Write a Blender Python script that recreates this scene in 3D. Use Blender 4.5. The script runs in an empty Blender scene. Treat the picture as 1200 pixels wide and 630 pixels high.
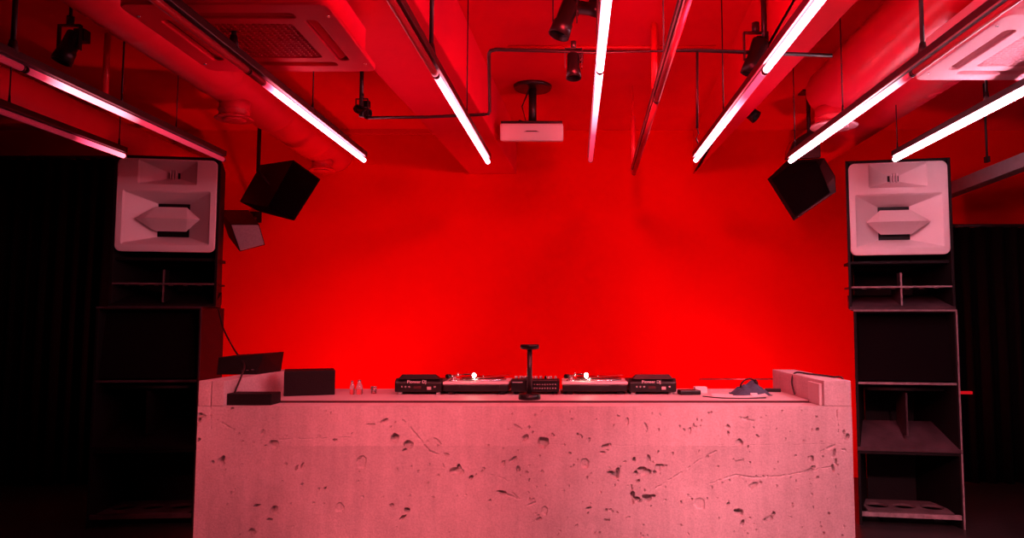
import bpy, bmesh, math, random
import numpy as np
from mathutils import Vector, Matrix, noise

random.seed(7)
SC = bpy.context.scene
COL = SC.collection
R = math.radians
PI = math.pi

# ------------------------------------------------------------------ camera
FPX = 867.0
VX, VY = 665.0, 380.0
ALPHA = math.atan((VY - 315.0) / FPX)
CAMZ = 1.6
cam = bpy.data.cameras.new('camera')
cam.sensor_width = 36.0
cam.lens = FPX / 1200.0 * 36.0
cam.shift_x = -(VX - 600.0) / 1200.0
cam.clip_start = 0.05
camo = bpy.data.objects.new('camera', cam)
camo.location = (0, 0, CAMZ)
camo.rotation_euler = (PI / 2 + ALPHA, 0, 0)
COL.objects.link(camo)
SC.camera = camo

# ------------------------------------------------------------------ world and exposure
w = bpy.data.worlds.new('world')
SC.world = w
w.use_nodes = True
w.node_tree.nodes['Background'].inputs[0].default_value = (0.02, 0.0, 0.0, 1)
w.node_tree.nodes['Background'].inputs[1].default_value = 0.0
SC.view_settings.view_transform = 'Standard'
SC.view_settings.look = 'None'
SC.view_settings.exposure = 0.0
SC.view_settings.gamma = 1.0
SC.view_settings.use_curve_mapping = False

TUBE_COL = (1.0, 0.19, 0.27)
TUBE_COL_R = (1.0, 0.45, 0.58)
TUBE_GAIN = 1.0
# added red and pink wash lights without fixtures: (position, target, power, cone)
RED = (1.0, 0.03, 0.05); PINK0 = (1.0, 0.14, 0.17); PINK = (1.0, 0.24, 0.28); PINKW = (1.0, 0.29, 0.35)
ADDED_WASH = [   # position, target, power, cone, colour
    ((-1.9, 6.2, 0.15), (-2.9, 7.9, 2.1), 190, 120, RED),      # unseen washes added behind the booth to brighten the wall
    ((-0.1, 6.2, 0.15), (-0.1, 7.9, 2.1), 90, 120, RED),
    ((1.6, 6.2, 0.15), (2.5, 7.9, 1.9), 185, 120, RED),
    ((0.2, 3.1, 3.05), (0.0, 7.9, 1.4), 320, 100, RED),  # added overhead wash, lifts the upper back wall
    ((-1.5, 0.6, 3.3), (-1.4, 4.5, 0.25), 1400, 44, PINK0),       # unseen row of lights added in front to brighten the booth
    ((0.2, 0.6, 3.3), (0.1, 4.5, 0.35), 470, 46, PINK),
    ((1.7, 0.6, 3.3), (1.6, 4.5, 0.35), 1020, 46, PINKW),
]
L = bpy.data.lights.new('added_ceiling_fill', 'POINT'); L.energy = 62; L.color = (1, 0.02, 0.06); L.shadow_soft_size = 0.15  # added point light, no lamp there, brightens the middle of the ceiling
o = bpy.data.objects.new('added_ceiling_fill', L); o.location = (0.62, 3.0, 2.62); COL.objects.link(o)
for p, t, e, c, lc in ADDED_WASH:
    L = bpy.data.lights.new('added_wash', 'SPOT')
    L.energy = e; L.color = lc; L.spot_size = R(c); L.spot_blend = 1.0
    L.shadow_soft_size = 0.12
    o = bpy.data.objects.new('added_wash', L)
    o.location = p
    o.rotation_euler = (Vector(t) - Vector(p)).to_track_quat('-Z', 'Y').to_euler()
    COL.objects.link(o)

# ------------------------------------------------------------------ helpers
FW = Vector((0, math.cos(ALPHA), math.sin(ALPHA)))
UP = Vector((0, -math.sin(ALPHA), math.cos(ALPHA)))
def ray(px, py):
    return Vector((1, 0, 0)) * ((px - VX) / FPX) + UP * ((315.0 - py) / FPX) + FW
def at(px, py, Y):
    r = ray(px, py); return Vector((0, 0, CAMZ)) + r * (Y / r.y)
def atz(px, py, z):
    r = ray(px, py); return Vector((0, 0, CAMZ)) + r * ((z - CAMZ) / r.z)

def mat(name, col, rough=0.5, metal=0.0, noise_amt=0.0, nscale=8.0, bump=0.0, bscale=60.0, spec=0.5, emit=None, estr=0.0):
    m = bpy.data.materials.new(name); m.use_nodes = True
    nt = m.node_tree; b = nt.nodes['Principled BSDF']
    b.inputs['Roughness'].default_value = rough
    b.inputs['Metallic'].default_value = metal
    b.inputs['Specular IOR Level'].default_value = spec
    b.inputs['Base Color'].default_value = (*col, 1)
    tc = nt.nodes.new('ShaderNodeTexCoord')
    if noise_amt > 0:
        n = nt.nodes.new('ShaderNodeTexNoise'); n.inputs['Scale'].default_value = nscale
        n.inputs['Detail'].default_value = 6
        nt.links.new(tc.outputs['Object'], n.inputs['Vector'])
        r = nt.nodes.new('ShaderNodeValToRGB')
        r.color_ramp.elements[0].position = 0.3; r.color_ramp.elements[1].position = 0.7
        a = 1 - noise_amt
        r.color_ramp.elements[0].color = (col[0]*a, col[1]*a, col[2]*a, 1)
        r.color_ramp.elements[1].color = (*col, 1)
        nt.links.new(n.outputs['Fac'], r.inputs['Fac'])
        nt.links.new(r.outputs['Color'], b.inputs['Base Color'])
    if bump > 0:
        n2 = nt.nodes.new('ShaderNodeTexNoise'); n2.inputs['Scale'].default_value = bscale
        n2.inputs['Detail'].default_value = 5
        nt.links.new(tc.outputs['Object'], n2.inputs['Vector'])
        bp = nt.nodes.new('ShaderNodeBump'); bp.inputs['Strength'].default_value = bump
        bp.inputs['Distance'].default_value = 0.01
        nt.links.new(n2.outputs['Fac'], bp.inputs['Height'])
        nt.links.new(bp.outputs['Normal'], b.inputs['Normal'])
    if emit:
        b.inputs['Emission Color'].default_value = (*emit, 1)
        b.inputs['Emission Strength'].default_value = estr
    return m

M = {
    'wall':   mat('red_wall_paint', (0.78, 0.001, 0.002), 0.8, 0, 0.06, 1.5, 0.15, 40, 0.08),
    'ceil':   mat('red_ceiling_paint', (0.78, 0.001, 0.03), 0.75, 0, 0.10, 2.0, 0.2, 30, 0.12),
    'duct':   mat('red_painted_duct', (0.75, 0.01, 0.04), 0.38, 0.0, 0.08, 5),
    'rpipe':  mat('red_painted_pipe', (0.7, 0.01, 0.03), 0.4),
    'floor':  mat('dark_floor', (0.035, 0.03, 0.03), 0.35, 0, 0.4, 2.0, 0.2, 30),
    'dark':   mat('dark_wall_paint', (0.02, 0.017, 0.017), 0.8, 0, 0.2, 2),
    'curtain': mat('black_curtain', (0.008, 0.006, 0.006), 0.9, 0, 0.3, 20, 0, 60, 0.1),
    'black':  mat('black_plastic', (0.006, 0.005, 0.005), 0.35, 0, 0.15, 20, 0, 60, 0.35),
    'steel':  mat('black_painted_steel', (0.02, 0.016, 0.016), 0.35, 0, 0.15, 20),
    'wire':   mat('black_wire', (0.015, 0.012, 0.012), 0.5),
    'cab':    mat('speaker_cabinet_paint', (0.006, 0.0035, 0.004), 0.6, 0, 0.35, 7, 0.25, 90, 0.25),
    'cabedge': mat('worn_cabinet_edge', (0.40, 0.30, 0.32), 0.6, 0, 0.5, 18, 0.3, 60),
    'horn':   mat('pale_horn_moulding', (0.80, 0.74, 0.74), 0.55, 0, 0.06, 4, 0.08, 120),
    'grille': mat('speaker_grille_cloth', (0.005, 0.0025, 0.0035), 0.85, 0, 0.2, 150, 0.3, 300, 0.08),
    'grey':   mat('grey_monitor_face', (0.42, 0.36, 0.38), 0.5, 0, 0.2, 60, 0.2, 200),
    'ramp':   mat('scuffed_paint_left_shade', (0.085, 0.05, 0.06), 0.5, 0, 0.6, 6, 0.2, 60, 0.3),  # scuffed on the right stack; shade tone for edges on the left
    'board':  mat('worn_board_left_shade', (0.17, 0.11, 0.12), 0.5, 0, 0.5, 8),  # worn board at right; shade tone for the left horn cabinet's edges
    'white':  mat('white_plastic', (0.75, 0.72, 0.72), 0.4, 0, 0.04, 6),
    'acwhite': mat('pale_unit_plastic', (0.82, 0.42, 0.47), 0.5, 0, 0.05, 5, 0, 60, 0.2),
    'acred':  mat('red_painted_unit', (0.85, 0.004, 0.05), 0.6, 0, 0.05, 5, 0, 60, 0.1),
    'slot':   mat('dark_slot', (0.05, 0.005, 0.008), 0.7),
    'alu':    mat('brushed_aluminium', (0.6, 0.57, 0.58), 0.35, 0.85, 0.1, 30),
    'bar':    mat('grey_steel_bar', (0.30, 0.27, 0.28), 0.5, 0.2, 0.2, 10),
    'deck':   mat('booth_deck_board', (0.62, 0.55, 0.55), 0.55, 0, 0.15, 4, 0.1, 50),
    'vinyl':  mat('black_vinyl', (0.01, 0.01, 0.01), 0.2),
    'pale':   mat('silver_grey_plate', (0.62, 0.58, 0.58), 0.4, 0.1, 0.05, 20),
    'silver': mat('silver_metal', (0.65, 0.62, 0.62), 0.25, 0.9, 0.05, 20),
    'blue':   mat('dark_blue_cloth', (0.05, 0.08, 0.13), 0.85, 0, 0.3, 60, 0.4, 120),
    'paper':  mat('white_paper', (0.75, 0.7, 0.7), 0.7, 0, 0.05, 10),
    'knob':   mat('pale_knob', (0.5, 0.46, 0.46), 0.35, 0, 0.05, 20),
    'lens':   mat('dark_lens_glass', (0.02, 0.01, 0.015), 0.05),
    'off':    mat('unlit_diffuser', (0.30, 0.20, 0.22), 0.35, 0, 0.05, 20),
    'lettering': mat('pale_lettering', (0.7, 0.66, 0.66), 0.5, 0, 0.05, 20),
}
g = bpy.data.materials.new('clear_glass'); g.use_nodes = True
gb = g.node_tree.nodes['Principled BSDF']
gb.inputs['Transmission Weight'].default_value = 0.9; gb.inputs['Roughness'].default_value = 0.05
gb.inputs['Base Color'].default_value = (0.95, 0.9, 0.9, 1); gb.inputs['IOR'].default_value = 1.45
M['glass'] = g

def concrete(name, base, pos_band=True):
    m = bpy.data.materials.new(name); m.use_nodes = True
    nt = m.node_tree; b = nt.nodes['Principled BSDF']; b.inputs['Roughness'].default_value = 0.8
    tc = nt.nodes.new('ShaderNodeTexCoord')
    def nz(scale, det=6, stretch=None, rough=0.55):
        n = nt.nodes.new('ShaderNodeTexNoise'); n.inputs['Scale'].default_value = scale
        n.inputs['Detail'].default_value = det; n.inputs['Roughness'].default_value = rough
        if stretch:
            mp = nt.nodes.new('ShaderNodeMapping'); mp.inputs['Scale'].default_value = stretch
            nt.links.new(tc.outputs['Object'], mp.inputs['Vector']); nt.links.new(mp.outputs['Vector'], n.inputs['Vector'])
        else:
            nt.links.new(tc.outputs['Object'], n.inputs['Vector'])
        return n.outputs['Fac']
    def ramp(f, p0, c0, p1, c1):
        r = nt.nodes.new('ShaderNodeValToRGB'); e = r.color_ramp.elements
        e[0].position = p0; e[1].position = p1; e[0].color = (c0, c0, c0, 1); e[1].color = (c1, c1, c1, 1)
        nt.links.new(f, r.inputs['Fac']); return r.outputs['Color']
    def mul(a, c):
        x = nt.nodes.new('ShaderNodeMix'); x.data_type = 'RGBA'; x.blend_type = 'MULTIPLY'
        x.inputs[0].default_value = 1
        for s, v in ((6, a), (7, c)):
            if isinstance(v, tuple): x.inputs[s].default_value = v
            else: nt.links.new(v, x.inputs[s])
        return x.outputs[2]
    c = mul((*base, 1), ramp(nz(1.6), 0.35, 0.88, 0.65, 1.0))
    c = mul(c, ramp(nz(90, 3), 0.3, 0.80, 0.6, 1.0)); c = mul(c, ramp(nz(14, 8, None, 0.75), 0.36, 0.90, 0.56, 1.0))
    c = mul(c, ramp(nz(6, 5, (3.0, 1, 0.35)), 0.3, 0.86, 0.7, 1.03))
    if pos_band:      # a lower coat of plaster, a shade darker, that ends in a straight line
        sx = nt.nodes.new('ShaderNodeSeparateXYZ'); nt.links.new(tc.outputs['Object'], sx.inputs[0])
        ad = nt.nodes.new('ShaderNodeMath'); ad.operation = 'LESS_THAN'; ad.inputs[1].default_value = 0.875
        nt.links.new(sx.outputs['Z'], ad.inputs[0])
        mm = nt.nodes.new('ShaderNodeMath'); mm.operation = 'MULTIPLY'
        nt.links.new(ad.outputs[0], mm.inputs[0]); nt.links.new(ramp(nz(1.3, 3), 0.42, 0.0, 0.6, 1.0), mm.inputs[1])
        c = mul(c, ramp(mm.outputs[0], 0.0, 1.0, 1.0, 0.84))
    nt.links.new(c, b.inputs['Base Color'])
    bp = nt.nodes.new('ShaderNodeBump'); bp.inputs['Strength'].default_value = 0.6; bp.inputs['Distance'].default_value = 0.006
    nt.links.new(nz(55, 8, None, 0.65), bp.inputs['Height']); nt.links.new(bp.outputs['Normal'], b.inputs['Normal'])
    return m
M['conc'] = concrete('pale_concrete', (0.66, 0.56, 0.56))
M['conc2'] = concrete('pale_concrete_ends', (0.66, 0.56, 0.56), False)

def tag(o, label=None, cat=None, group=None, kind=None):
    if label: o['label'] = label
    if cat: o['category'] = cat
    if group: o['group'] = group
    if kind: o['kind'] = kind
    return o
def empty(name, loc, label, cat, group=None, rz=0.0):
    o = bpy.data.objects.new(name, None); o.location = loc; o.rotation_euler = (0, 0, rz)
    o.empty_display_size = 0.1
    COL.objects.link(o); return tag(o, label, cat, group)

class MB:
    """collects shapes and links them as ONE mesh object"""
    def __init__(s): s.bm = bmesh.new()
    def box(s, c, d, rot=None, bev=0.0):
        r = bmesh.ops.create_cube(s.bm, size=1.0)
        vs = r['verts']
        for v in vs: v.co = Vector((v.co.x*d[0], v.co.y*d[1], v.co.z*d[2]))
        if bev > 0:
            es = list({e for v in vs for e in v.link_edges})
            rb = bmesh.ops.bevel(s.bm, geom=es, offset=bev, segments=2, affect='EDGES', profile=0.6)
            vs = list({v for f in rb['faces'] for v in f.verts} | {v for v in vs if v.is_valid})
        m = Matrix.Translation(Vector(c)) @ (rot.to_4x4() if rot else Matrix.Identity(4))
        for v in vs: v.co = m @ v.co
        return s
    def bb(s, a, b, bev=0.0):
        a = Vector(a); b = Vector(b)
        return s.box((a+b)/2, [abs(x) for x in (b-a)], None, bev)
    def cyl(s, p0, p1, r0, r1=None, seg=20, caps=True):
        r1 = r0 if r1 is None else r1
        p0 = Vector(p0); p1 = Vector(p1); d = p1-p0
        q = d.to_track_quat('Z', 'Y').to_matrix()
        ra = []; rb = []
        for i in range(seg):
            a = 2*PI*i/seg; u = q @ Vector((math.cos(a), math.sin(a), 0))
            ra.append(s.bm.verts.new(p0+u*r0)); rb.append(s.bm.verts.new(p1+u*r1))
        for i in range(seg):
            j = (i+1) % seg; f = s.bm.faces.new((ra[i], ra[j], rb[j], rb[i])); f.smooth = True
        if caps: s.bm.faces.new(ra[::-1]); s.bm.faces.new(rb)
        return s
    def lathe(s, prof, c=(0, 0, 0), rot=None, seg=28, smooth=True):
        c = Vector(c); rings = []
        for r, z in prof:
            ring = []
            for i in range(seg):
                a = 2*PI*i/seg; v = Vector((math.cos(a)*r, math.sin(a)*r, z))
                if rot: v = rot @ v
                ring.append(s.bm.verts.new(c+v))
            rings.append(ring)
        for a, b in zip(rings, rings[1:]):
            for i in range(seg):
                j = (i+1) % seg; f = s.bm.faces.new((a[i], a[j], b[j], b[i])); f.smooth = smooth
        s.bm.faces.new(rings[0][::-1]); s.bm.faces.new(rings[-1])
        return s
    def tube(s, pts, r, seg=8):
        pts = [Vector(p) for p in pts]; rings = []
        for i, p in enumerate(pts):
            d = (pts[min(i+1, len(pts)-1)] - pts[max(i-1, 0)]).normalized()
            q = d.to_track_quat('Z', 'Y').to_matrix()
            rings.append([s.bm.verts.new(p + q @ Vector((math.cos(2*PI*k/seg)*r, math.sin(2*PI*k/seg)*r, 0))) for k in range(seg)])
        for a, b in zip(rings, rings[1:]):
            # match the closest start so that rings do not twist
            k0 = min(range(seg), key=lambda k: (a[0].co-b[k].co).length)
            for i in range(seg):
                f = s.bm.faces.new((a[i], a[(i+1) % seg], b[(i+1+k0) % seg], b[(i+k0) % seg])); f.smooth = True
            b[:] = b[k0:]+b[:k0]
        s.bm.faces.new(rings[0][::-1]); s.bm.faces.new(rings[-1])
        return s
    def hull(s, pts):
        vs = [s.bm.verts.new(Vector(p)) for p in pts]
        bmesh.ops.convex_hull(s.bm, input=vs)
        return s
    def quad(s, *pts):
        s.bm.faces.new([s.bm.verts.new(Vector(p)) for p in pts]); return s
    def prism(s, poly, axis, a, b):
        """poly in the two other axes, from a to b along axis"""
        def mk(u, v, t): return {'x': (t, u, v), 'y': (u, t, v), 'z': (u, v, t)}[axis]
        A = [s.bm.verts.new(mk(u, v, a)) for u, v in poly]; B = [s.bm.verts.new(mk(u, v, b)) for u, v in poly]
        n = len(poly)
        s.bm.faces.new(A[::-1]); s.bm.faces.new(B)
        for i in range(n): s.bm.faces.new((A[i], A[(i+1) % n], B[(i+1) % n], B[i]))
        return s
    def rings(s, loops, cap0=True, cap1=True, smooth=False):
        L = [[s.bm.verts.new(Vector(p)) for p in lp] for lp in loops]
        n = len(L[0])
        for a, b in zip(L, L[1:]):
            for i in range(n):
                f = s.bm.faces.new((a[i], a[(i+1) % n], b[(i+1) % n], b[i])); f.smooth = smooth
        if cap0: s.bm.faces.new(L[0][::-1])
        if cap1: s.bm.faces.new(L[-1])
        return s
    def build(s, name, m, parent=None, bevel=0.0, loc=None):
        bmesh.ops.recalc_face_normals(s.bm, faces=s.bm.faces)
        me = bpy.data.meshes.new(name); s.bm.to_mesh(me); s.bm.free()
        me.materials.append(m)
        o = bpy.data.objects.new(name, me); COL.objects.link(o)
        if loc is not None:
            me.transform(Matrix.Translation(-Vector(loc))); o.location = loc
        if parent: o.parent = parent
        if bevel > 0:
            bv = o.modifiers.new('bevel', 'BEVEL'); bv.width = bevel; bv.segments = 2; bv.limit_method = 'ANGLE'
        return o

def rrect(w, h, r, cx=0, cz=0, n=6):
    pts = []
    for sx, sz, a0 in ((1, 1, 0), (-1, 1, 90), (-1, -1, 180), (1, -1, 270)):
        for k in range(n+1):
            a = R(a0 + 90*k/n)
            pts.append((cx+sx*(w/2-r)+r*math.cos(a), cz+sz*(h/2-r)+r*math.sin(a)))
    return pts
def plate(name, outer, holes, thick, m, parent, bev=0.0, matrix=None):
    """flat plate with holes, outline in x,z; front face at local y=0, thickness to +y"""
    cu = bpy.data.curves.new(name, 'CURVE'); cu.dimensions = '2D'; cu.fill_mode = 'BOTH'
    for lp in [outer]+holes:
        sp = cu.splines.new('POLY'); sp.points.add(len(lp)-1)
        for i, (x, z) in enumerate(lp): sp.points[i].co = (x, z, 0, 1)
        sp.use_cyclic_u = True
    cu.extrude = thick/2-bev; cu.bevel_depth = bev; cu.bevel_resolution = 2
    if bev: cu.offset = -bev
    tmp = bpy.data.objects.new('tmp', cu); COL.objects.link(tmp)
    dg = bpy.context.evaluated_depsgraph_get()
    me = bpy.data.meshes.new_from_object(tmp.evaluated_get(dg))
    bpy.data.objects.remove(tmp); bpy.data.curves.remove(cu)
    me.transform(Matrix.Translation((0, thick/2, 0)) @ Matrix.Rotation(PI/2, 4, 'X'))
    if matrix: me.transform(matrix)
    me.materials.clear(); me.materials.append(m); me.name = name
    o = bpy.data.objects.new(name, me); COL.objects.link(o)
    if parent: o.parent = parent
    return o
def text(name, body, size, m, parent, matrix, depth=0.001):
    cu = bpy.data.curves.new(name, 'FONT'); cu.body = body; cu.size = size; cu.extrude = depth
    cu.align_x = 'CENTER'; cu.align_y = 'CENTER'
    tmp = bpy.data.objects.new('tmp', cu); COL.objects.link(tmp)
    dg = bpy.context.evaluated_depsgraph_get()
    me = bpy.data.meshes.new_from_object(tmp.evaluated_get(dg))
    bpy.data.objects.remove(tmp); bpy.data.curves.remove(cu)
    me.transform(matrix)
    me.materials.clear(); me.materials.append(m); me.name = name
    o = bpy.data.objects.new(name, me); COL.objects.link(o); o.parent = parent
    return o
def struct(o): o['kind'] = 'structure'; return o

# ------------------------------------------------------------------ room shell
WALL = 7.9; CEIL = 3.7; BEAMZ = 3.22
XL, XR = -6.4, 5.6; YF = -4.0
struct(MB().bb((XL, YF, -0.1), (XR, WALL, 0)).build('floor', M['floor']))
struct(MB().bb((XL, YF, CEIL), (XR, WALL, CEIL+0.15)).build('ceiling', M['ceil']))
struct(MB().bb((XL-0.15, WALL, -0.1), (XR+0.15, WALL+0.15, CEIL+0.15)).build('wall_back', M['wall']))
struct(MB().bb((XL-0.15, YF, -0.1), (XL, WALL, CEIL+0.15)).build('wall_left', M['dark']))
struct(MB().bb((XR, YF, -0.1), (XR+0.15, WALL, CEIL+0.15)).build('wall_right', M['dark']))
struct(MB().bb((XL-0.15, YF-0.15, -0.1), (XR+0.15, YF, CEIL+0.15)).build('wall_front', M['dark']))
# ceiling beams running towards the back wall
def beam(l0, l1, r0, r1, y0=-1.0):
    def ext(a, b, y): t = (y-a.y)/(b.y-a.y); return a.lerp(b, t)
    L0 = atz(*l0, BEAMZ); L1 = atz(*l1, BEAMZ); R0 = atz(*r0, BEAMZ); R1 = atz(*r1, BEAMZ)
    poly = [ext(L0, L1, y0), ext(R0, R1, y0), ext(R0, R1, WALL-0.001), ext(L0, L1, WALL-0.001)]
    mb = MB(); mb.prism([(p.x, p.y) for p in poly], 'z', BEAMZ, CEIL-0.001)
    return struct(mb.build('trim', M['ceil'], bevel=0.008))
b1 = beam((445, 90), (547, 200), (487, 2), (603, 200)); b1.name = 'trim_1'
b2 = beam((928, 5), (868, 110), (1001, 5), (913, 98)); b2.name = 'trim_2'

# ------------------------------------------------------------------ DJ booth
BZ = 1.11; BT = 1.262; BY = 4.5
xl = at(232, 475, BY).x; xr = at(998, 475, BY).x
booth = empty('dj_booth', ((xl+xr)/2, BY+0.5, 0), 'wide pale concrete DJ booth with pitted cracked front and raised side walls', 'booth')
def par(o, root):
    """keep a part built in world space in place under its root"""
    o.parent = root; o.matrix_parent_inverse = (Matrix.Translation(root.location) @ root.rotation_euler.to_matrix().to_4x4()).inverted()
    return o
def front_wall():
    s = 0.005; z0 = 0.0; z1 = BZ
    xs = np.linspace(xl, xr, int((xr-xl)/s)+1)
    zs = np.concatenate([np.linspace(0, 0.22, 12)[:-1], np.linspace(0.22, z1, int((z1-0.22)/s)+1)])
    X, Z = np.meshgrid(xs, zs); D = np.zeros_like(X)
    rng = np.random.RandomState(3)
    def px2(px, py): p = at(px, py, BY); return p.x, p.z
    def nzf(freq, seed):          # value noise on the grid
        r = np.random.RandomState(seed); gx = int((xr-xl)*freq)+3; gz = int(z1*freq)+3
        G = r.rand(gz, gx); fx = (X-xl)*freq; fz = Z*freq
        ix = fx.astype(int); iz = fz.astype(int); tx = fx-ix; tz = fz-iz
        tx = tx*tx*(3-2*tx); tz = tz*tz*(3-2*tz)
        return (G[iz, ix]*(1-tx)+G[iz, ix+1]*tx)*(1-tz)+(G[iz+1, ix]*(1-tx)+G[iz+1, ix+1]*tx)*tz
    wob = (nzf(30, 5)-0.5)*0.7+(nzf(60, 6)-0.5)*0.6
    D += (nzf(3, 1)-0.5)*0.004+(nzf(12, 2)-0.5)*0.0015+(nzf(60, 4)-0.5)*0.0008
    def pit(px, py, rx, rz, dep, rot=0.0):
        x, z = px2(px, py); rx = rx*0.0052*1.0; rz = rz*0.0052*1.0; dep = dep*2.3
        c, q = math.cos(rot), math.sin(rot)
        u = ((X-x)*c+(Z-z)*q)/rx; v = (-(X-x)*q+(Z-z)*c)/rz
        d = np.sqrt(u*u+v*v)+wob*0.7
        np.maximum(D, dep*np.clip((1.10-d)/0.28, 0, 1)**0.8, out=D)
    def crack(pts, wd, dep):
        P = [px2(*p) for p in pts]
        for (x0, z0_), (x1, z1_) in zip(P, P[1:]):
            L2 = (x1-x0)**2+(z1_-z0_)**2
            t = np.clip(((X-x0)*(x1-x0)+(Z-z0_)*(z1_-z0_))/L2, 0, 1)
            dd = np.sqrt((X-x0-t*(x1-x0)+wob*0.006)**2+(Z-z0_-t*(z1_-z0_)+wob*0.010)**2)
            np.maximum(D, dep*np.clip(1.3-dd/wd, 0, 1)*np.clip(wob*3.0+0.6, 0, 1), out=D)
    pits = [(260,540,4,5,.02),(250,541,2.5,1.2,.012,-.6),(321,521,5,4,.015),(308,507,2,3,.008),(348,548,1.6,3.5,.012,-.4),(354,545,1.6,4,.010,-.4),
     (424,542,5.5,6.5,.006),(462,513,4.5,4.5,.022),(478,521,4.5,4,.018),(474,527,3,1.3,.012,.4),(301,592,3.5,1.2,.012,.3),(322,597,3.5,4,.014),
     (316,608,3.5,1.4,.012,.1),(398,595,5,5,.004),(354,567,1.6,1.6,.012),(381,572,1.6,1.6,.012),(459,592,2.2,2,.014),(477,597,3.6,3.4,.022),
     (472,606,4,1.5,.012,.6),(535,552,7,3.6,.018,-.2),(538,548,2,4,.015,.3),(552,559,2.8,1.5,.015,.7),(513,517,5,1.6,.008,-.7),(523,532,3,1.2,.010,-.4),
     (588,577,6.5,2.2,.015,-.3),(607,549,1.8,3,.014),(601,538,4,1.5,.010,.5),(590,543,2,3,.006),(295,622,4,3,.012),(235,486,4,2,.014),(234,492,2,3,.018),
     (239,488,2,1.4,.016),(233,515,1.6,2,.018),(272,479,1.5,1.5,.010),(451,492,4,1.6,.012,.4),(447,494,2,1.4,.010),(435,497,5,1,.007),(393,515,2.2,1.4,.012),
     (617,512,2.4,3,.012),(636,519,6.2,6.2,.022),(615,513,2.6,2.6,.014),(607,500,6,1,.007,-.5),(685,542,5,5,.006),(709,522,4,1.6,.014,.3),(706,530,3,1.2,.008),
     (716,554,4.5,2,.018,-.2),(721,557,4,3.6,.024),(724,551,2,3,.018),(752,550,4,3,.018),(757,554,5,3,.012,.3),(745,554,2,2,.012),(748,563,1.6,1.6,.012),
     (741,583,2.4,6,.022),(744,584,5,2.2,.02),(758,583,5,3.6,.026),(752,586,4,1.5,.018,.5),(765,581,3,2,.02),(743,538,2.6,2.8,.016),(760,536,1.4,3.5,.012,.3),
     (771,548,3.4,4,.012),(767,553,2.4,2,.012),(775,546,2,2,.010),(740,571,1.6,3,.008),(820,590,6,6.5,.005),(866,518,4.4,3.6,.014),(853,500,2.4,2.2,.012),
     (853,507,1.2,3,.010),(958,503,1.7,1.7,.018),(948,551,6,2,.012,.25),(953,547,3,1.6,.012),(882,568,5,2.4,.012,.5),(880,571,2,2,.012),(865,599,4.2,3,.022),
     (868,601,2,3,.014),(853,590,2.2,1.4,.014,.4),(902,607,3.4,2.6,.014,.5),(906,602,3,1.6,.012,.8),(897,609,2,2.4,.012),(870,613,1.7,3.4,.014,-.4),
     (690,595,3.2,1.5,.014,.3),(711,609,3.2,1.5,.012),(710,597,1.3,1.3,.012),(631,608,3.2,1.6,.010,.3),(976,548,1.8,5,.013,.2),(979,541,2,3,.010),
     (977,531,2,5,.012,-.3),(638,598,3,5,.004),(866,540,5,1,.006,.1),(951,537,2,3,.010),(992,512,2.6,4,.016,-.6),(989,506,1.4,3,.012),
     (958,559,1.2,1.2,.012),(620,500,1.3,1.3,.01),(808,505,1.6,3.6,.007),(812,499,1.4,3,.007),(735,493,1.2,3.5,.006),(757,500,1.2,4,.006,.4),(690,515,1.5,2,.006)]
    for p in pits: pit(*p)
    crack([(472,492),(483,503),(495,518),(503,528),(513,532),(520,547)], .006, .014)
    crack([(583,575),(603,582),(617,593),(627,588)], .006, .012)
    crack([(602,578),(615,591)], .005, .012)
    crack([(769,571),(786,561),(805,549),(819,539),(839,528)], .006, .011)
    crack([(832,566),(862,556),(884,559),(897,559),(925,556),(948,551),(975,546)], .005, .008)
    crack([(869,489),(877,492),(884,493),(890,490),(897,487)], .006, .010)
    crack([(962,529),(972,524),(978,522),(990,527)], .007, .016)
    crack([(255,492),(268,500),(276,504)], .005, .008)
    crack([(575,556),(590,560),(598,566)], .005, .005)
    crack([(247,476),(247,502)], .004, .008); crack([(980,476),(982,506)], .004, .012)
    crack([(300,516),(340,514),(380,513),(410,512)], .004, .0035)
    crack([(640,520),(760,522),(860,521),(985,520)], .003, .002)
    for i in range(240):
        px = rng.uniform(600, 990) if rng.rand() < 0.7 else rng.uniform(235, 600)
        pit(px, rng.uniform(480, 628), rng.uniform(.5, 1.5), rng.uniform(.5, 1.4), rng.uniform(.003, .009), rng.uniform(-1, 1))
    # ragged outer edges, whole border stays put on the outline
    D[0, :] = 0; D[-1, :] = 0; D[:, 0] = 0; D[:, -1] = 0
    ny, nx = X.shape
    co = np.stack([X, BY+D, Z], -1).reshape(-1, 3)
    idx = np.arange(nx*ny).reshape(ny, nx)
    F = np.stack([idx[:-1, :-1], idx[:-1, 1:], idx[1:, 1:], idx[1:, :-1]], -1).reshape(-1, 4)
    back = [(xl, BY+0.2, 0), (xr, BY+0.2, 0), (xr, BY+0.2, z1), (xl, BY+0.2, z1)]
    nb = len(co)
    verts = co.tolist()+back
    faces = F.tolist()
    faces.append([nb+3, nb+2, nb+1, nb])
    faces.append(idx[-1, :].tolist()+[nb+2, nb+3])
    faces.append(idx[0, ::-1].tolist()+[nb, nb+1])
    faces.append(idx[::-1, 0].tolist()[0:]+[nb, nb+3])
    faces.append(idx[:, -1].tolist()+[nb+2, nb+1])
    me = bpy.data.meshes.new('front_wall'); me.from_pydata(verts, [], faces); me.update()
    me.materials.append(M['conc'])
    o = bpy.data.objects.new('front_wall', me); COL.objects.link(o)
    return o
par(front_wall(), booth)
SW = at(262, 475, BY).x - xl
side_poly = [(BY+0.201, 0), (5.62, 0), (5.62, BT), (BY, BT), (BY, BZ+0.001), (BY+0.201, BZ+0.001)]
par(MB().prism(side_poly, 'x', xl, xl+SW/2-0.002).build('side_wall', M['conc2'], bevel=0.004), booth)
par(MB().prism(side_poly, 'x', xl+SW/2+0.002, xl+SW).build('side_lining', M['conc2'], bevel=0.004), booth)
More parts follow.
